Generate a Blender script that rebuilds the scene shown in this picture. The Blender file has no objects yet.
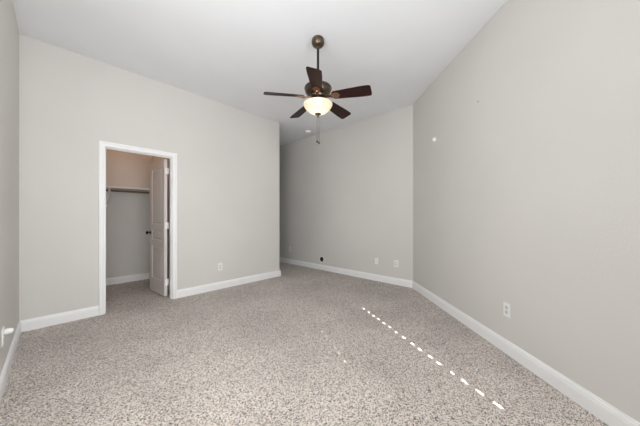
import bpy, bmesh, math, random
from mathutils import Vector, Matrix
PI = math.pi
random.seed(4)
scene = bpy.context.scene
COL = scene.collection

# ------------------------------------------------------------------ camera
CAM_H = 1.1777
YAW = 0.7529
cam_d = bpy.data.cameras.new('camera')
cam_d.sensor_width = 36.0
cam_d.lens = 248.09 / 640 * 36.0
cam_d.shift_y = 3.9 / 640
cam_d.clip_start = 0.02
cam = bpy.data.objects.new('camera', cam_d)
COL.objects.link(cam)
cam.location = (0, 0, CAM_H)
cam.rotation_euler = (PI / 2, 0, YAW - PI / 2)
scene.camera = cam

# ------------------------------------------------------------------ world, sun, daylight, exposure
world = bpy.data.worlds.new('world')
scene.world = world
world.use_nodes = True
world.node_tree.nodes['Background'].inputs[0].default_value = (0.75, 0.85, 1.0, 1)
world.node_tree.nodes['Background'].inputs[1].default_value = 1.0

SUN_DIR = Vector((0.4738, 0.8807, 0))
SUN_TAN = 0.38
sun_d = bpy.data.lights.new('sun', 'SUN')
sun_d.energy = 60.0
sun_d.angle = math.radians(0.25)
sun_d.color = (1.0, 0.95, 0.88)
sun = bpy.data.objects.new('sun', sun_d)
COL.objects.link(sun)
sun.rotation_euler = Vector((SUN_DIR.x, SUN_DIR.y, -SUN_TAN)).to_track_quat('-Z', 'Y').to_euler()
sun.location = (-1, -3, 3)

REAR_Y = -1.6
def area(name, loc, direction, sx, sy, power, color):
    d = bpy.data.lights.new(name, 'AREA')
    d.shape = 'RECTANGLE'
    d.size, d.size_y = sx, sy
    d.energy = power
    d.color = color
    o = bpy.data.objects.new(name, d)
    COL.objects.link(o)
    o.location = loc
    o.rotation_euler = Vector(direction).to_track_quat('-Z', 'Y').to_euler()
    return o
# daylight at the rear window, aimed up for the ceiling; plus an added side fill
area('window_daylight', (0.92, REAR_Y + 0.06, 1.55), (0.25, 1, 0.45), 1.6, 2.1, 70, (0.96, 0.975, 1.0))
area('side_fill_light', (-0.2515 + 0.05, 1.25, 1.65), (0.80, 0.62, 0.14), 1.8, 2.1, 66, (0.97, 0.98, 1.0))  # unseen fill lamp, added to light the right and far walls more evenly
# warm bulb high over the closet shelf
bulb_d = bpy.data.lights.new('closet_bulb', 'POINT')
bulb_d.energy = 3.6
bulb_d.color = (1.0, 0.56, 0.31)
bulb_d.shadow_soft_size = 0.05
bulb = bpy.data.objects.new('closet_bulb', bulb_d)
COL.objects.link(bulb)
bulb.location = (0.75, 5.25, 2.75)

vs = scene.view_settings
vs.view_transform = 'Standard'
vs.look = 'None'
vs.gamma = 1.0
vs.use_curve_mapping = False
vs.exposure = 0.15

# ------------------------------------------------------------------ room measures
YA = 3.9704           # face of the closet wall
XA = 3.0669           # outside corner where that wall ends
XB = 4.0528           # far wall
YBC = 1.6854          # corner of far wall and slanting right wall
XD = -0.2515          # left wall
H = 3.05
CD = Vector((-math.cos(0.790), -math.sin(0.790)))     # along the right wall, towards the camera
CN = Vector((CD.y, -CD.x))
if CN.dot(Vector((-XB, -YBC))) < 0: CN = -CN            # into the room
C0 = Vector((XB, YBC))
CL = 3.10
C1 = C0 + CD * CL
YCB = 5.615           # closet back wall
XCR = 1.275           # closet right wall
XCL = 0.05            # closet left wall
WT = 0.12
HALL_Y = 7.2
OX0, OX1, OZ = 0.416, 1.145, 2.031      # closet door opening

# ------------------------------------------------------------------ materials
def new_mat(name):
    m = bpy.data.materials.new(name)
    m.use_nodes = True
    nt = m.node_tree
    return m, nt, nt.nodes['Principled BSDF']
def node(nt, t, **kw):
    n = nt.nodes.new(t)
    for k, v in kw.items(): setattr(n, k, v)
    return n
def simple(name, col, rough=0.5, metal=0.0, spec=0.5):
    m, nt, b = new_mat(name)
    b.inputs['Base Color'].default_value = (*col, 1)
    b.inputs['Roughness'].default_value = rough
    b.inputs['Metallic'].default_value = metal
    b.inputs['Specular IOR Level'].default_value = spec
    return m
def noise_mix(nt, c1, c2, scale, detail=3, lo=0.35, hi=0.65, coord='Object'):
    tc = node(nt, 'ShaderNodeTexCoord')
    n = node(nt, 'ShaderNodeTexNoise')
    n.inputs['Scale'].default_value = scale
    n.inputs['Detail'].default_value = detail
    nt.links.new(tc.outputs[coord], n.inputs['Vector'])
    r = node(nt, 'ShaderNodeValToRGB')
    r.color_ramp.elements[0].position = lo; r.color_ramp.elements[0].color = (*c1, 1)
    r.color_ramp.elements[1].position = hi; r.color_ramp.elements[1].color = (*c2, 1)
    nt.links.new(n.outputs['Fac'], r.inputs['Fac'])
    return tc, n, r
def paint(name, c, bump=0.22, scale=85, rough=0.75):
    m, nt, b = new_mat(name)
    c2 = tuple(v * 0.97 for v in c)
    tc, n, r = noise_mix(nt, c2, c, 1.3, 2)
    nt.links.new(r.outputs['Color'], b.inputs['Base Color'])
    b.inputs['Roughness'].default_value = rough
    b.inputs['Specular IOR Level'].default_value = 0.3
    n2 = node(nt, 'ShaderNodeTexNoise')
    n2.inputs['Scale'].default_value = scale
    n2.inputs['Detail'].default_value = 2
    nt.links.new(tc.outputs['Object'], n2.inputs['Vector'])
    bp = node(nt, 'ShaderNodeBump')
    bp.inputs['Strength'].default_value = bump
    bp.inputs['Distance'].default_value = 0.004
    nt.links.new(n2.outputs['Fac'], bp.inputs['Height'])
    nt.links.new(bp.outputs['Normal'], b.inputs['Normal'])
    return m
M_WALL = paint('wall_paint', (0.715, 0.696, 0.660))
M_CEIL = paint('ceiling_paint', (0.875, 0.885, 0.90), 0.10, 90, 0.85)
M_TRIM = simple('trim_paint', (0.93, 0.93, 0.925), 0.35)
M_DOOR = simple('door_paint', (0.74, 0.69, 0.66), 0.35)
M_PLASTIC = simple('white_plastic', (0.90, 0.90, 0.885), 0.35)
M_SOCKET = simple('socket_plastic', (0.66, 0.66, 0.64), 0.4)
M_BLACK = simple('black_hole', (0.006, 0.006, 0.006), 0.8)
M_SLOT = simple('slot_dark', (0.40, 0.40, 0.39), 0.7)
M_BRONZE = simple('aged_bronze', (0.13, 0.10, 0.072), 0.28, 0.9)
M_ROD = simple('dark_bronze', (0.035, 0.03, 0.03), 0.4, 0.6)
M_COPPER = simple('copper_bronze', (0.42, 0.24, 0.14), 0.3, 0.9)
M_CHAIN = simple('chain_metal', (0.20, 0.18, 0.15), 0.35, 0.8)
M_STEEL = simple('nickel', (0.75, 0.74, 0.72), 0.3, 0.7)
M_SHELF = simple('shelf_paint', (0.86, 0.83, 0.80), 0.45)
M_RODWOOD = simple('rod_dark_wood', (0.16, 0.10, 0.07), 0.45)

def wood_mat():
    m, nt, b = new_mat('dark_walnut_blade')
    tc = node(nt, 'ShaderNodeTexCoord')
    mp = node(nt, 'ShaderNodeMapping')
    mp.inputs['Scale'].default_value = (3, 40, 40)
    nt.links.new(tc.outputs['Object'], mp.inputs['Vector'])
    n = node(nt, 'ShaderNodeTexNoise')
    n.inputs['Scale'].default_value = 2.0
    n.inputs['Detail'].default_value = 4
    nt.links.new(mp.outputs['Vector'], n.inputs['Vector'])
    r = node(nt, 'ShaderNodeValToRGB')
    r.color_ramp.elements[0].position = 0.3; r.color_ramp.elements[0].color = (0.012, 0.0045, 0.004, 1)
    r.color_ramp.elements[1].position = 0.7; r.color_ramp.elements[1].color = (0.038, 0.013, 0.010, 1)
    nt.links.new(n.outputs['Fac'], r.inputs['Fac'])
    nt.links.new(r.outputs['Color'], b.inputs['Base Color'])
    b.inputs['Roughness'].default_value = 0.45
    b.inputs['Specular IOR Level'].default_value = 0.22
    return m
M_BLADE = wood_mat()

def glass_mat():
    m, nt, b = new_mat('alabaster_glass')
    out = nt.nodes['Material Output']
    tc, n, r = noise_mix(nt, (0.92, 0.80, 0.64), (0.98, 0.92, 0.82), 14, 4)
    tr = node(nt, 'ShaderNodeBsdfTranslucent')
    nt.links.new(r.outputs['Color'], tr.inputs['Color'])
    nt.links.new(r.outputs['Color'], b.inputs['Base Color'])
    b.inputs['Roughness'].default_value = 0.25
    mx = node(nt, 'ShaderNodeMixShader')
    mx.inputs[0].default_value = 0.5
    nt.links.new(b.outputs[0], mx.inputs[1])
    nt.links.new(tr.outputs[0], mx.inputs[2])
    nt.links.new(mx.outputs[0], out.inputs['Surface'])
    return m
M_GLASS = glass_mat()

def carpet_mat():
    m, nt, b = new_mat('speckled_carpet')
    L = nt.links.new
    tc = node(nt, 'ShaderNodeTexCoord')
    wv = node(nt, 'ShaderNodeTexNoise'); wv.inputs['Scale'].default_value = 90; wv.inputs['Detail'].default_value = 1
    L(tc.outputs['Object'], wv.inputs['Vector'])
    off = node(nt, 'ShaderNodeVectorMath', operation='MULTIPLY_ADD')
    off.inputs[1].default_value = (0.006, 0.006, 0.006)
    L(wv.outputs['Color'], off.inputs[0]); L(tc.outputs['Object'], off.inputs[2])
    v1 = node(nt, 'ShaderNodeTexVoronoi'); v1.inputs['Scale'].default_value = 215
    L(off.outputs[0], v1.inputs['Vector'])
    sp = node(nt, 'ShaderNodeSeparateColor'); L(v1.outputs['Color'], sp.inputs[0])
    n3 = node(nt, 'ShaderNodeTexNoise'); n3.inputs['Scale'].default_value = 180; n3.inputs['Detail'].default_value = 2
    L(tc.outputs['Object'], n3.inputs['Vector'])
    n1 = node(nt, 'ShaderNodeMix', data_type='FLOAT'); n1.inputs['Factor'].default_value = 0.35
    L(sp.outputs[0], n1.inputs['A']); L(n3.outputs['Fac'], n1.inputs['B'])
    r1 = node(nt, 'ShaderNodeValToRGB')
    cr = r1.color_ramp
    cr.elements[0].position = 0.30; cr.elements[0].color = (0.075, 0.055, 0.045, 1)
    cr.elements[1].position = 0.80; cr.elements[1].color = (0.80, 0.74, 0.675, 1)
    e = cr.elements.new(0.40); e.color = (0.50, 0.43, 0.375, 1)
    e = cr.elements.new(0.50); e.color = (0.70, 0.62, 0.555, 1)
    L(n1.outputs['Result'], r1.inputs['Fac'])
    n2 = node(nt, 'ShaderNodeTexNoise'); n2.inputs['Scale'].default_value = 1.6; n2.inputs['Detail'].default_value = 3
    L(tc.outputs['Object'], n2.inputs['Vector'])
    r2 = node(nt, 'ShaderNodeValToRGB')
    r2.color_ramp.elements[0].position = 0.35; r2.color_ramp.elements[0].color = (0.88, 0.88, 0.88, 1)
    r2.color_ramp.elements[1].position = 0.62; r2.color_ramp.elements[1].color = (1.04, 1.04, 1.04, 1)
    L(n2.outputs['Fac'], r2.inputs['Fac'])
    mx = node(nt, 'ShaderNodeMix', data_type='RGBA', blend_type='MULTIPLY')
    mx.inputs['Factor'].default_value = 1.0
    L(r1.outputs['Color'], mx.inputs['A']); L(r2.outputs['Color'], mx.inputs['B'])
    L(mx.outputs['Result'], b.inputs['Base Color'])
    b.inputs['Roughness'].default_value = 0.95
    b.inputs['Sheen Weight'].default_value = 0.25
    b.inputs['Sheen Roughness'].default_value = 0.5
    b.inputs['Specular IOR Level'].default_value = 0.1
    bp = node(nt, 'ShaderNodeBump'); bp.inputs['Strength'].default_value = 0.6; bp.inputs['Distance'].default_value = 0.012
    L(n1.outputs['Result'], bp.inputs['Height'])
    L(bp.outputs['Normal'], b.inputs['Normal'])
    return m
M_CARPET = carpet_mat()

# ------------------------------------------------------------------ mesh helpers
def link(name, bm, mat, parent=None, smooth=False, bevel=0.0, autosmooth=None):
    bmesh.ops.recalc_face_normals(bm, faces=bm.faces)
    me = bpy.data.meshes.new(name)
    bm.to_mesh(me); bm.free()
    me.materials.append(mat)
    if smooth:
        for p in me.polygons: p.use_smooth = True
        me.set_sharp_from_angle(angle=math.radians(40))
    o = bpy.data.objects.new(name, me)
    COL.objects.link(o)
    if parent: o.parent = parent
    if bevel:
        md = o.modifiers.new('bevel', 'BEVEL')
        md.width = bevel; md.segments = 2; md.limit_method = 'ANGLE'
    return o
def structure(o):
    o['kind'] = 'structure'
    return o
def empty(name, loc=(0, 0, 0), rz=0.0):
    o = bpy.data.objects.new(name, None)
    COL.objects.link(o)
    o.empty_display_size = 0.1
    o.location = loc
    o.rotation_euler = (0, 0, rz)
    return o
def tag(o, label, cat, group=None):
    o['label'] = label; o['category'] = cat
    if group: o['group'] = group
    return o
def box(bm, a, b):
    x0, y0, z0 = a; x1, y1, z1 = b
    v = [bm.verts.new(p) for p in ((x0,y0,z0),(x1,y0,z0),(x1,y1,z0),(x0,y1,z0),(x0,y0,z1),(x1,y0,z1),(x1,y1,z1),(x0,y1,z1))]
    for f in ((0,3,2,1),(4,5,6,7),(0,1,5,4),(1,2,6,5),(2,3,7,6),(3,0,4,7)):
        bm.faces.new([v[i] for i in f])
def prism(bm, pts, z0, z1):
    lo = [bm.verts.new((p[0], p[1], z0)) for p in pts]
    hi = [bm.verts.new((p[0], p[1], z1)) for p in pts]
    n = len(pts)
    bm.faces.new(lo[::-1]); bm.faces.new(hi)
    for i in range(n):
        j = (i + 1) % n
        bm.faces.new((lo[i], lo[j], hi[j], hi[i]))
def lathe(bm, prof, seg=32, mat=None, close_start=True, close_end=True):
    rings = []
    for r, z in prof:
        ring = []
        for i in range(seg):
            a = 2 * PI * i / seg
            p = Vector((r * math.cos(a), r * math.sin(a), z))
            ring.append(bm.verts.new(mat @ p if mat else p))
        rings.append(ring)
    for k in range(len(rings) - 1):
        for i in range(seg):
            j = (i + 1) % seg
            bm.faces.new((rings[k][i], rings[k][j], rings[k+1][j], rings[k+1][i]))
    if close_start: bm.faces.new(rings[0][::-1])
    if close_end: bm.faces.new(rings[-1])
def tube(bm, pts, r, seg=10):
    pts = [Vector(p) for p in pts]
    rings = []
    for k, p in enumerate(pts):
        d = (pts[min(k+1, len(pts)-1)] - pts[max(k-1, 0)]).normalized()
        up = Vector((0, 0, 1)) if abs(d.z) < 0.9 else Vector((1, 0, 0))
        s = d.cross(up).normalized(); t = s.cross(d)
        rings.append([bm.verts.new(p + s * (r * math.cos(2*PI*i/seg)) + t * (r * math.sin(2*PI*i/seg))) for i in range(seg)])
    for k in range(len(rings) - 1):
        for i in range(seg):
            j = (i + 1) % seg
            bm.faces.new((rings[k][i], rings[k][j], rings[k+1][j], rings[k+1][i]))
    bm.faces.new(rings[0][::-1]); bm.faces.new(rings[-1])
def sweep(bm, prof, path, side):
    """prof: (offset from the wall, z); path: plan polyline along the wall face; side = +1 left / -1 right of travel."""
    path = [Vector(p) for p in path]
    n = len(path)
    mit = []
    for i in range(n):
        ns = []
        if i > 0:
            d = (path[i] - path[i-1]).normalized(); ns.append(Vector((-d.y, d.x)) * side)
        if i < n - 1:
            d = (path[i+1] - path[i]).normalized(); ns.append(Vector((-d.y, d.x)) * side)
        if len(ns) == 1: mit.append(ns[0])
        else:
            s = ns[0] + ns[1]
            mit.append(s / (1 + ns[0].dot(ns[1])))
    rows = []
    for i in range(n):
        rows.append([bm.verts.new((path[i].x + mit[i].x * o, path[i].y + mit[i].y * o, z)) for o, z in prof])
    m = len(prof)
    for i in range(n - 1):
        for k in range(m):
            l = (k + 1) % m
            bm.faces.new((rows[i][k], rows[i][l], rows[i+1][l], rows[i+1][k]))
    bm.faces.new(rows[0]); bm.faces.new(rows[-1][::-1])
def copy_tree(o, parent=None):
    c = o.copy()
    COL.objects.link(c)
    if parent: c.parent = parent
    for ch in list(o.children): copy_tree(ch, c)
    return c

# ------------------------------------------------------------------ room shell
bm = bmesh.new(); box(bm, (XD - WT, REAR_Y - WT, -0.1), (XB + WT, HALL_Y + WT, 0.0))
structure(link('floor', bm, M_CARPET))
bm = bmesh.new(); box(bm, (XD - WT, REAR_Y - WT, H), (XB + WT, HALL_Y + WT, H + 0.1))
structure(link('ceiling', bm, M_CEIL))

bm = bmesh.new()
LY0, LY1, LZ0, LZ1 = 0.30, 2.20, 0.5, 2.6
box(bm, (XD - WT, REAR_Y - WT, 0), (XD, LY0, H)); box(bm, (XD - WT, LY1, 0), (XD, YA, H))
box(bm, (XD - WT, LY0, 0), (XD, LY1, LZ0)); box(bm, (XD - WT, LY0, LZ1), (XD, LY1, H))
structure(link('wall_left', bm, M_WALL))

# closet wall with the door opening and a rounded outside corner
bm = bmesh.new()
JX0, JX1, JZ = OX0 - 0.018, OX1 + 0.018, OZ + 0.018
box(bm, (XD - WT, YA, 0), (JX0, YA + WT, H))
box(bm, (JX0, YA, JZ), (JX1, YA + WT, H))
R = 0.02
pts = [(JX1, YA + WT), (JX1, YA)]
for i in range(7):
    a = -PI/2 + PI/2 * i / 6
    pts.append((XA - R + R * math.cos(a), YA + R + R * math.sin(a)))
pts += [(XA, HALL_Y), (XA - WT, HALL_Y), (XA - WT, YA + WT)]
prism(bm, pts, 0, H)
structure(link('wall_front', bm, M_WALL))

bm = bmesh.new(); box(bm, (XB, YBC, 0), (XB + WT, HALL_Y, H))
structure(link('wall_far', bm, M_WALL))
bm = bmesh.new()
o2 = -CN * WT
prism(bm, [C0, C1, C1 + o2, C0 + o2 + Vector((0.05, 0))], 0, H)
structure(link('wall_right', bm, M_WALL))
bm = bmesh.new(); box(bm, (C1.x, REAR_Y, 0), (C1.x + WT, C1.y, H))
structure(link('wall_rear_right', bm, M_WALL))
bm = bmesh.new(); box(bm, (XA - WT, HALL_Y, 0), (XB + WT, HALL_Y + WT, H))
structure(link('wall_hall_end', bm, M_WALL))
# rear wall around the window
WX0, WX1, WZ0, WZ1 = 0.0, 1.74, 0.45, 2.65
bm = bmesh.new()
box(bm, (XD, REAR_Y - WT, 0), (WX0, REAR_Y, H))
box(bm, (WX1, REAR_Y - WT, 0), (C1.x + WT, REAR_Y, H))
box(bm, (WX0, REAR_Y - WT, 0), (WX1, REAR_Y, WZ0))
box(bm, (WX0, REAR_Y - WT, WZ1), (WX1, REAR_Y, H))
structure(link('wall_rear', bm, M_WALL))
# closet shell
bm = bmesh.new(); box(bm, (XCL - WT, YCB, 0), (XCR + WT, YCB + WT, H))
structure(link('wall_closet_back', bm, M_WALL))
bm = bmesh.new(); box(bm, (XCR, YA + WT, 0), (XCR + WT, YCB, H))
structure(link('wall_closet_right', bm, M_WALL))
bm = bmesh.new(); box(bm, (XCL - WT, YA + WT, 0), (XCL, YCB, H))
structure(link('wall_closet_left', bm, M_WALL))

# window behind the camera: closed blind whose cord holes let the low sun through
dash = [(2.708,1.7626),(2.6545,1.658),(2.589,1.5552),(2.5479,1.4636),(2.492,1.3655),(2.4444,1.2698),(2.3829,1.1669),
        (2.3274,1.0597),(2.2668,.9482),(2.2153,.8581),(2.1602,.753),(2.1084,.6681),(2.0476,.5497),(1.9992,.4585),(1.9459,.3543),(1.8935,.2486)]
wide = [.6,.6,.6,.6,.62,.62,.35,.7,.75,.75,.8,.8,.5,.9,1,1.1]
faint = [(1.8832,1.7353),(1.8311,1.6336),(1.7318,1.436),(1.679,1.3474),(1.6192,1.2369)]
BY = REAR_Y - 0.03
def hole(p):
    t = (p[1] - BY) / SUN_DIR.y
    return p[0] - SUN_DIR.x * t, t * SUN_TAN
holes = []
for p, w in zip(dash, wide):
    x, z = hole(p); holes.append((x - 0.011, x + 0.011, z - 0.0085 * w, z + 0.0085 * w))
for p in faint:
    x, z = hole(p); holes.append((x - 0.0045, x + 0.0045, z - 0.0042, z + 0.0042))
bm = bmesh.new()
zs = sorted({WZ0, WZ1} | {round(h[2], 5) for h in holes} | {round(h[3], 5) for h in holes})
for k in range(len(zs) - 1):
    za, zb = zs[k], zs[k+1]
    if zb - za < 1e-6: continue
    zm = (za + zb) / 2
    cuts = []
    for h in sorted(h for h in holes if h[2] < zm < h[3]):
        cuts.append((h[0], h[1]))
    x = WX0
    for c in cuts + [(WX1, WX1)]:
        if c[0] - x > 1e-6: box(bm, (x, BY - 0.001, za), (c[0], BY + 0.001, zb))
        x = c[1]
structure(link('window_blind', bm, M_TRIM))
bm = bmesh.new()
for k in range(42):
    z = LZ0 + k * 0.05
    box(bm, (XD - 0.040, LY0, z), (XD - 0.036, LY1, z + 0.052))
structure(link('added_side_blind', bm, M_TRIM))  # unseen slats added in the left wall behind the fill lamp

# ------------------------------------------------------------------ baseboards, door casing
BH = 0.117
PROF = [(0.0, 0.0), (0.014, 0.0), (0.014, 0.084), (0.0115, 0.087), (0.0115, 0.092), (0.0125, 0.094), (0.0105, 0.102), (0.0065, 0.106), (0.0065, 0.114), (0.0, BH)]
CAS = 0.056
def base(name, path, side):
    bm = bmesh.new(); sweep(bm, PROF, path, side)
    return structure(link(name, bm, M_TRIM))
E0 = 0.0005
base('baseboard_left', [(XD + E0, REAR_Y + 0.01), (XD + E0, YA - E0), (OX0 - CAS - 0.001, YA - E0)], -1)
base('baseboard_front', [(OX1 + CAS + 0.001, YA - E0), (XA + E0, YA - E0), (XA + E0, HALL_Y - 0.01)], -1)
c1 = C0 + CD * (CL - 0.02) + CN * E0
base('baseboard_right', [(XB - E0, HALL_Y - 0.01), (XB - E0, YBC - 0.0002), (c1.x, c1.y)], -1)
base('baseboard_closet', [(XCL + E0, YA + WT + 0.01), (XCL + E0, YCB - E0), (XCR - E0, YCB - E0), (XCR - E0, YA + WT + 0.06)], -1)

def casing(bm, y, sgn):
    prof = [(0.0, 0.0), (0.0, 0.010), (0.006, 0.013), (0.030, 0.014), (0.036, 0.018), (CAS - 0.006, 0.019), (CAS, 0.015), (CAS, 0.0)]
    rows = []
    x0, x1, zt = OX0 - 0.004, OX1 + 0.004, OZ + 0.004
    for u, v in prof:
        u -= 0.0
        rows.append([bm.verts.new(p) for p in ((x0-u, y+sgn*v, 0), (x0-u, y+sgn*v, zt+u), (x1+u, y+sgn*v, zt+u), (x1+u, y+sgn*v, 0))])
    for k in range(len(prof)):
        l = (k + 1) % len(prof)
        for i in range(3):
            bm.faces.new((rows[k][i], rows[k][i+1], rows[l][i+1], rows[l][i]))
    bm.faces.new([r[0] for r in rows]); bm.faces.new([r[3] for r in rows][::-1])
bm = bmesh.new()
casing(bm, YA - 0.0005, -1)
structure(link('trim_1', bm, M_TRIM))
bm = bmesh.new()
y0, y1 = YA - 0.0005, YA + WT
box(bm, (JX0 + 0.0005, y0, 0), (OX0, y1, OZ)); box(bm, (OX1, y0, 0), (JX1 - 0.0005, y1, OZ)); box(bm, (JX0 + 0.0005, y0, OZ), (JX1 - 0.0005, y1, JZ - 0.0005))
# stops
box(bm, (OX0, YA + 0.035, 0), (OX0 + 0.010, YA + 0.07, OZ - 0.01)); box(bm, (OX1 - 0.010, YA + 0.035, 0), (OX1, YA + 0.07, OZ - 0.01)); box(bm, (OX0, YA + 0.035, OZ - 0.010), (OX1, YA + 0.07, OZ))
structure(link('trim_2', bm, M_TRIM))

# ------------------------------------------------------------------ closet door, swung into the closet
DW, DH, DT, DZ = 0.61, 2.005, 0.038, 0.018
HX, HY = 1.085, YA + WT + 0.032
door = empty('door_1', (HX, HY, 0), math.radians(94.5))
structure(door)
bm = bmesh.new()
xs = [0, 0.105, DW - 0.105, DW]
zsd = [DZ, 0.225, 0.735, 0.825, 0.975, 1.065, 1.915, DZ + DH]
for y in (0.0, -DT):
    g = [[bm.verts.new((x, y, z)) for z in zsd] for x in xs]
    panels = []
    for i in range(3):
        for k in range(7):
            f = bm.faces.new((g[i][k], g[i+1][k], g[i+1][k+1], g[i][k+1]) if y == 0 else (g[i][k], g[i][k+1], g[i+1][k+1], g[i+1][k]))
            if i == 1 and k in (1, 3, 5): panels.append(f)
    if y == 0: g0 = g
    else: g1 = g
    if y == 0: p0 = panels
    else: p1 = panels
nz = len(zsd)
for k in range(nz - 1):
    bm.faces.new((g0[0][k], g0[0][k+1], g1[0][k+1], g1[0][k])); bm.faces.new((g0[3][k], g1[3][k], g1[3][k+1], g0[3][k+1]))
for i in range(3):
    bm.faces.new((g0[i][0], g1[i][0], g1[i+1][0], g0[i+1][0])); bm.faces.new((g0[i][nz-1], g0[i+1][nz-1], g1[i+1][nz-1], g1[i][nz-1]))
bmesh.ops.recalc_face_normals(bm, faces=bm.faces)
pf = p0 + p1
bmesh.ops.inset_individual(bm, faces=pf, thickness=0.014, depth=-0.013)
bmesh.ops.inset_individual(bm, faces=pf, thickness=0.012, depth=0.0)
bmesh.ops.inset_individual(bm, faces=pf, thickness=0.020, depth=0.009)
link('door_leaf', bm, M_DOOR, door)
for z in (0.22, 1.05, 1.85):
    bm = bmesh.new()
    box(bm, (-0.003, -0.060, z - 0.045), (-0.0005, -0.012, z + 0.045))
    lathe(bm, [(0.007, z - 0.047), (0.007, z + 0.047)], 12, Matrix.Translation((-0.002, -0.046, 0)))
    link('hinge', bm, M_TRIM, door)
for sgn, nm in ((1, 0), (-1, 1)):
    base_y = 0.0 if sgn == 1 else -DT
    mt = Matrix.Translation((DW - 0.06, base_y, 0.93)) @ Matrix.Rotation(-sgn * PI/2, 4, 'X')
    bm = bmesh.new()
    lathe(bm, [(0.030, 0.0), (0.030, 0.006), (0.012, 0.010), (0.010, 0.030), (0.020, 0.036), (0.026, 0.046), (0.026, 0.056), (0.018, 0.064), (0.004, 0.066)], 20, mt)
    kb = link('knob', bm, M_ROD, door, smooth=True)
    kb['label'] = 'dark bronze door knob'

# ------------------------------------------------------------------ closet shelf with hanging rod
shelf = empty('closet_shelf', (XCL, YCB, 1.66))
tag(shelf, 'pale closet shelf with dark hanging rod on the closet back wall', 'shelf')
SLEN = XCR - XCL
bm = bmesh.new(); box(bm, (0.002, -0.305, 0.0), (SLEN - 0.002, -0.001, 0.030))
link('shelf_board', bm, M_SHELF, shelf, bevel=0.002)
bm = bmesh.new(); box(bm, (0.002, -0.019, -0.09), (SLEN - 0.002, -0.001, -0.0005))
link('wall_cleat', bm, M_WALL, shelf)
bm = bmesh.new(); tube(bm, [(0.003, -0.265, -0.045), (SLEN - 0.003, -0.265, -0.045)], 0.016, 14)
link('hanging_rod', bm, M_RODWOOD, shelf, smooth=True)
bx = 0.61 - XCL
bm = bmesh.new()
box(bm, (bx - 0.040, -0.026, -0.30), (bx + 0.010, -0.0195, -0.001))
box(bm, (bx - 0.014, -0.29, -0.006), (bx + 0.014, -0.02, -0.001))
tube(bm, [(bx, -0.022, -0.27), (bx, -0.10, -0.19), (bx, -0.20, -0.10), (bx, -0.245, -0.068), (bx, -0.265, -0.062), (bx, -0.283, -0.055), (bx, -0.288, -0.035), (bx, -0.288, -0.004)], 0.014, 8)
o = link('bracket', bm, M_TRIM, shelf); o['label'] = 'white metal shelf bracket holding the rod'

# ------------------------------------------------------------------ ceiling fan
FX, FY = (1.8674 - 0.006) * 1.0148, 1.7727 * 1.0148
fan = empty('ceiling_fan', (FX, FY, H))
tag(fan, 'dark five-blade ceiling fan with lit glass bowl hanging from the ceiling', 'ceiling fan')
def fz(z): return CAM_H + (z - CAM_H) * 1.0148 - H
bm = bmesh.new()
lathe(bm, [(0.058, -0.0005), (0.064, -0.010), (0.068, -0.032), (0.067, -0.048), (0.060, -0.066), (0.046, -0.080), (0.028, -0.089), (0.018, -0.095), (0.014, -0.102)], 36)
link('canopy', bm, M_BRONZE, fan, smooth=True)
bm = bmesh.new(); lathe(bm, [(0.0125, fz(2.62)), (0.0125, -0.100)], 16)
link('downrod', bm, M_ROD, fan, smooth=True)
bm = bmesh.new()
lathe(bm, [(0.020, fz(2.60)), (0.024, fz(2.545)), (0.045, fz(2.532)), (0.110, fz(2.527)), (0.136, fz(2.521)), (0.143, fz(2.510)), (0.143, fz(2.500)), (0.136, fz(2.495)), (0.136, fz(2.482)), (0.132, fz(2.466)), (0.122, fz(2.450)), (0.100, fz(2.436)), (0.085, fz(2.432)), (0.080, fz(2.415)), (0.078, fz(2.412))], 40)
link('motor_housing', bm, M_BRONZE, fan, smooth=True)
bm = bmesh.new()
lathe(bm, [(0.060, fz(2.412)), (0.066, fz(2.385)), (0.070, fz(2.368)), (0.100, fz(2.360)), (0.140, fz(2.356)), (0.147, fz(2.350)), (0.143, fz(2.345)), (0.05, fz(2.345))], 36)
link('light_fitter', bm, M_BRONZE, fan, smooth=True)
bm = bmesh.new()
lathe(bm, [(0.142, fz(2.350)), (0.153, fz(2.346)), (0.152, fz(2.336)), (0.143, fz(2.318)), (0.126, fz(2.294)), (0.100, fz(2.271)), (0.066, fz(2.254)), (0.030, fz(2.246)), (0.012, fz(2.244))], 40, None, False, False)
bowl = link('glass_bowl', bm, M_GLASS, fan, smooth=True)
bowl['label'] = 'lit alabaster glass bowl'
bm = bmesh.new()
lathe(bm, [(0.003, fz(2.258)), (0.030, fz(2.250)), (0.033, fz(2.243)), (0.022, fz(2.234)), (0.012, fz(2.228)), (0.010, fz(2.216)), (0.006, fz(2.208)), (0.002, fz(2.205))], 24)
link('finial', bm, M_BRONZE, fan, smooth=True)
for cx, cy, ze in ((-0.009, 0.003, 1.972), (0.011, -0.004, 1.958)):
    ca, sa = math.sin(YAW), -math.cos(YAW)
    X, Y = cx * ca, cx * sa
    bm = bmesh.new(); tube(bm, [(X, Y, fz(2.222)), (X, Y, fz(ze))], 0.0022, 6)
    ch = link('pull_chain', bm, M_CHAIN, fan)
    bm = bmesh.new(); lathe(bm, [(0.002, 0.003), (0.004, 0.0), (0.007, -0.010), (0.009, -0.017), (0.006, -0.022), (0.002, -0.024)], 14, Matrix.Translation((X, Y, fz(ze))))
    link('pull_knob', bm, M_ROD, ch, smooth=True)
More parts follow.
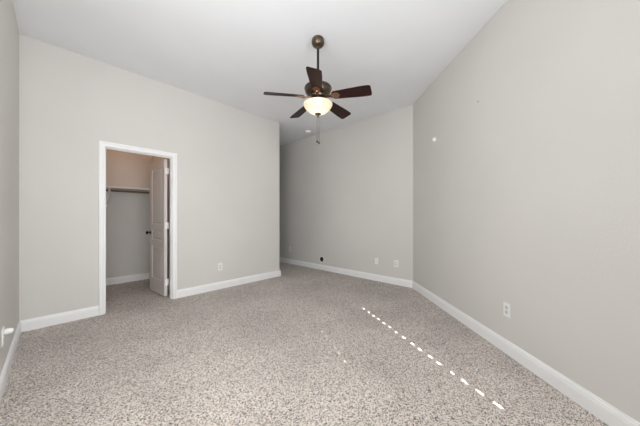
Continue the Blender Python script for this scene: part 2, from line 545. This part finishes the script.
# blades
def blade_bm():
    bm = bmesh.new()
    out = []
    r0, r1 = 0.155, 0.558
    w0, w1 = 0.052, 0.069
    top = [(r0, -w0 * 0.72), (r0 + 0.012, -w0), ]
    n = 8
    for i in range(n + 1):
        t = i / n
        out.append((r0 + 0.02 + (r1 - 0.045 - r0) * t, -(w0 + (w1 - w0) * min(1, t * 1.3))))
    tip = []
    for i in range(1, 6):
        a = -PI/2 + PI/2 * i / 6
        tip.append((r1 - 0.025 + 0.025 * math.cos(a), -w1 + 0.025 + 0.025 * math.sin(a)))
    low = [(r0, -w0 * 0.6)] + out + tip + [(r1, -w1 + 0.026)]
    pts = low + [(x, -y) for x, y in low[::-1]]
    prism(bm, pts, -0.003, 0.003)
    return bm
def iron_bm():
    bm = bmesh.new()
    pts = [(0.070, -0.016), (0.11, -0.013), (0.14, -0.018), (0.165, -0.034), (0.20, -0.040), (0.222, -0.030), (0.235, -0.012), (0.238, 0.0)]
    pts = pts + [(x, -y) for x, y in pts[::-1][1:]]
    prism(bm, pts, -0.0095, -0.0035)
    for x, y in ((0.185, -0.024), (0.185, 0.024), (0.218, 0.0)):
        lathe(bm, [(0.006, -0.0095), (0.006, -0.012), (0.003, -0.0135)], 10, Matrix.Translation((x, y, 0)))
    lathe(bm, [(0.020, -0.0095), (0.018, -0.016), (0.010, -0.020), (0.002, -0.021)], 16, Matrix.Translation((0.155, 0, 0)))
    return bm
first = None
for k in range(5):
    phi = math.radians(-93.3 + 72 * k) + YAW - PI/2
    if first is None:
        b = link('blade', blade_bm(), M_BLADE, fan, bevel=0.001)
        ir = link('blade_iron', iron_bm(), M_COPPER, b, smooth=True)
        ir['label'] = 'copper bronze blade bracket'
        first = b
    else:
        b = copy_tree(first, fan)
    b.location = (0, 0, fz(2.418))
    b.rotation_mode = 'XYZ'
    mt = Matrix.Rotation(phi, 4, 'Z') @ Matrix.Rotation(math.radians(3.0), 4, 'Y') @ Matrix.Rotation(math.radians(-16), 4, 'X')
    b.rotation_euler = mt.to_euler()
ld = bpy.data.lights.new('fan_bulb', 'POINT')
ld.energy = 0.75
ld.color = (1.0, 0.83, 0.62)
ld.shadow_soft_size = 0.035
lo = bpy.data.objects.new('fan_bulb', ld)
COL.objects.link(lo)
lo.parent = fan
lo.location = (0.0, 0.0, fz(2.305))

# ------------------------------------------------------------------ wall outlets (local +y points out of the wall)
def outlet_proto():
    t = empty('wall_outlet')
    bm = bmesh.new(); box(bm, (-0.036, 0.0003, -0.059), (0.036, 0.006, 0.059))
    link('plate', bm, M_PLASTIC, t, bevel=0.002)
    for s in (-1, 1):
        bm = bmesh.new()
        pts = [(0.017 * math.cos(a), 0.0145 * math.sin(a)) for a in [2 * PI * i / 20 for i in range(20)]]
        pts = [(max(-0.0155, min(0.0155, x * 1.1)), z * 1.05) for x, z in pts]
        lo_ = [bm.verts.new((x, 0.006, z + s * 0.0205)) for x, z in pts]
        hi_ = [bm.verts.new((x, 0.0085, z + s * 0.0205)) for x, z in pts]
        bm.faces.new(hi_); bm.faces.new(lo_[::-1])
        for i in range(20):
            j = (i + 1) % 20
            bm.faces.new((lo_[i], lo_[j], hi_[j], hi_[i]))
        so = link('socket', bm, M_SOCKET, t)
        bm = bmesh.new()
        for x in (-0.006, 0.006):
            box(bm, (x - 0.0012, 0.0084, s * 0.0205 - 0.001), (x + 0.0012, 0.0088, s * 0.0205 + 0.008))
        lathe(bm, [(0.0025, 0), (0.0025, 0.0004)], 10, Matrix.Translation((0, 0.0084, s * 0.0205 - 0.007)) @ Matrix.Rotation(-PI/2, 4, 'X'))
        link('slot', bm, M_SLOT, so)
    bm = bmesh.new(); lathe(bm, [(0.003, 0), (0.003, 0.001), (0.001, 0.0015)], 10, Matrix.Translation((0, 0.006, 0)) @ Matrix.Rotation(-PI/2, 4, 'X'))
    link('screw', bm, M_STEEL, t)
    return t
proto = outlet_proto()
def rot_for(nx, ny): return math.atan2(ny, nx) - PI/2
GRP = 'white wall outlets near the floor'
pC = C0 + CD * 1.972
spots = [
    ((1.846, YA, 0.362), rot_for(0, -1), 'white outlet plate on the wall beside the closet door'),
    ((XB, 4.829, 0.369), rot_for(-1, 0), 'white outlet on the far wall nearest the dark hallway, left of the round black hole'),
    ((XB, 1.979, 0.366), rot_for(-1, 0), 'white outlet on the far wall nearest the corner with the right wall'),
    ((pC.x, pC.y, 0.376), rot_for(CN.x, CN.y), 'large near white outlet low on the slanting right wall'),
    ((XD, 2.79, 0.345), rot_for(1, 0), 'white outlet on the left wall at the left edge, with a plug in it'),
]
for i, (p, rz, lab) in enumerate(spots):
    o = proto if i == 0 else copy_tree(proto)
    o.location = p; o.rotation_euler = (0, 0, rz)
    tag(o, lab, 'outlet', GRP)

# plug-in adapter in the left outlet
plug = empty('plug_adapter', (XD + 0.0088, 2.79, 0.3755), rot_for(1, 0))
tag(plug, 'small rounded white plug pushed into the outlet at the left edge', 'plug')
bm = bmesh.new()
lathe(bm, [(0.016, 0.0), (0.0185, 0.003), (0.019, 0.016), (0.0185, 0.028), (0.015, 0.037), (0.008, 0.042), (0.002, 0.043)], 20, Matrix.Rotation(-PI/2, 4, 'X'))
link('plug_body', bm, M_PLASTIC, plug, smooth=True)
bm = bmesh.new(); lathe(bm, [(0.0195, 0.009), (0.0205, 0.010), (0.0205, 0.013), (0.0195, 0.014)], 20, Matrix.Rotation(-PI/2, 4, 'X'))
link('plug_collar', bm, M_PLASTIC, plug, smooth=True)

# cable plate between hole and outlet on the far wall
cp = empty('cable_plate', (XB, 2.366, 0.364), rot_for(-1, 0))
tag(cp, 'white cable jack plate on the far wall, just left of the corner outlet', 'wall plate')
bm = bmesh.new(); box(bm, (-0.035, 0.0003, -0.057), (0.035, 0.006, 0.057))
link('plate', bm, M_PLASTIC, cp, bevel=0.002)
bm = bmesh.new(); lathe(bm, [(0.008, 0), (0.008, 0.004), (0.005, 0.004), (0.005, 0.012), (0.002, 0.012)], 14, Matrix.Translation((0, 0.006, 0)) @ Matrix.Rotation(-PI/2, 4, 'X'))
link('jack', bm, M_STEEL, cp, smooth=True)

# round cable hole
gm = empty('cable_grommet', (XB, 3.738, 0.237), rot_for(-1, 0))
tag(gm, 'round black cable hole with thin white rim low on the far wall', 'cable hole')
bm = bmesh.new()
lathe(bm, [(0.070, 0.0003), (0.069, 0.007), (0.062, 0.010), (0.056, 0.009), (0.055, 0.0005)], 28, Matrix.Rotation(-PI/2, 4, 'X'))
link('rim', bm, M_PLASTIC, gm, smooth=True)
bm = bmesh.new()
lathe(bm, [(0.0555, 0.001), (0.0545, 0.0085), (0.002, 0.0087)], 28, Matrix.Rotation(-PI/2, 4, 'X'))
o = link('opening', bm, M_BLACK, gm); o['label'] = 'black opening'

# small fittings high on the right wall
p = C0 + CD * 0.7254
ws = empty('wall_sensor', (p.x, p.y, 2.232), rot_for(CN.x, CN.y))
tag(ws, 'small round white sensor high on the right wall near the corner', 'sensor')
bm = bmesh.new(); lathe(bm, [(0.034, 0.0003), (0.034, 0.005), (0.030, 0.008)], 24, Matrix.Rotation(-PI/2, 4, 'X'))
link('base_ring', bm, M_PLASTIC, ws, smooth=True)
bm = bmesh.new(); lathe(bm, [(0.027, 0.008), (0.027, 0.020), (0.022, 0.030), (0.012, 0.036), (0.002, 0.037)], 24, Matrix.Rotation(-PI/2, 4, 'X'))
link('dome', bm, M_PLASTIC, ws, smooth=True)
p = C0 + CD * 1.605
bm = bmesh.new(); lathe(bm, [(0.003, 0.0003), (0.003, 0.006), (0.0065, 0.007), (0.006, 0.0085), (0.001, 0.009)], 12, Matrix.Rotation(-PI/2, 4, 'X'))
nl = link('wall_nail', bm, simple('nail_grey', (0.3, 0.3, 0.29), 0.5, 0.5))
nl.location = (p.x, p.y, 2.3436); nl.rotation_euler = (0, 0, rot_for(CN.x, CN.y))
tag(nl, 'tiny grey nail head high on the right wall', 'nail')

# smoke detector
sd = empty('smoke_detector', (3.763, 3.891, H))
tag(sd, 'small round white smoke detector on the ceiling behind the fan', 'smoke detector')
bm = bmesh.new(); lathe(bm, [(0.066, -0.0003), (0.070, -0.006), (0.070, -0.014), (0.064, -0.016)], 28)
link('base_plate', bm, M_PLASTIC, sd, smooth=True)
bm = bmesh.new(); lathe(bm, [(0.062, -0.016), (0.062, -0.034), (0.055, -0.044), (0.030, -0.048), (0.002, -0.049)], 28)
link('cover', bm, M_PLASTIC, sd, smooth=True)
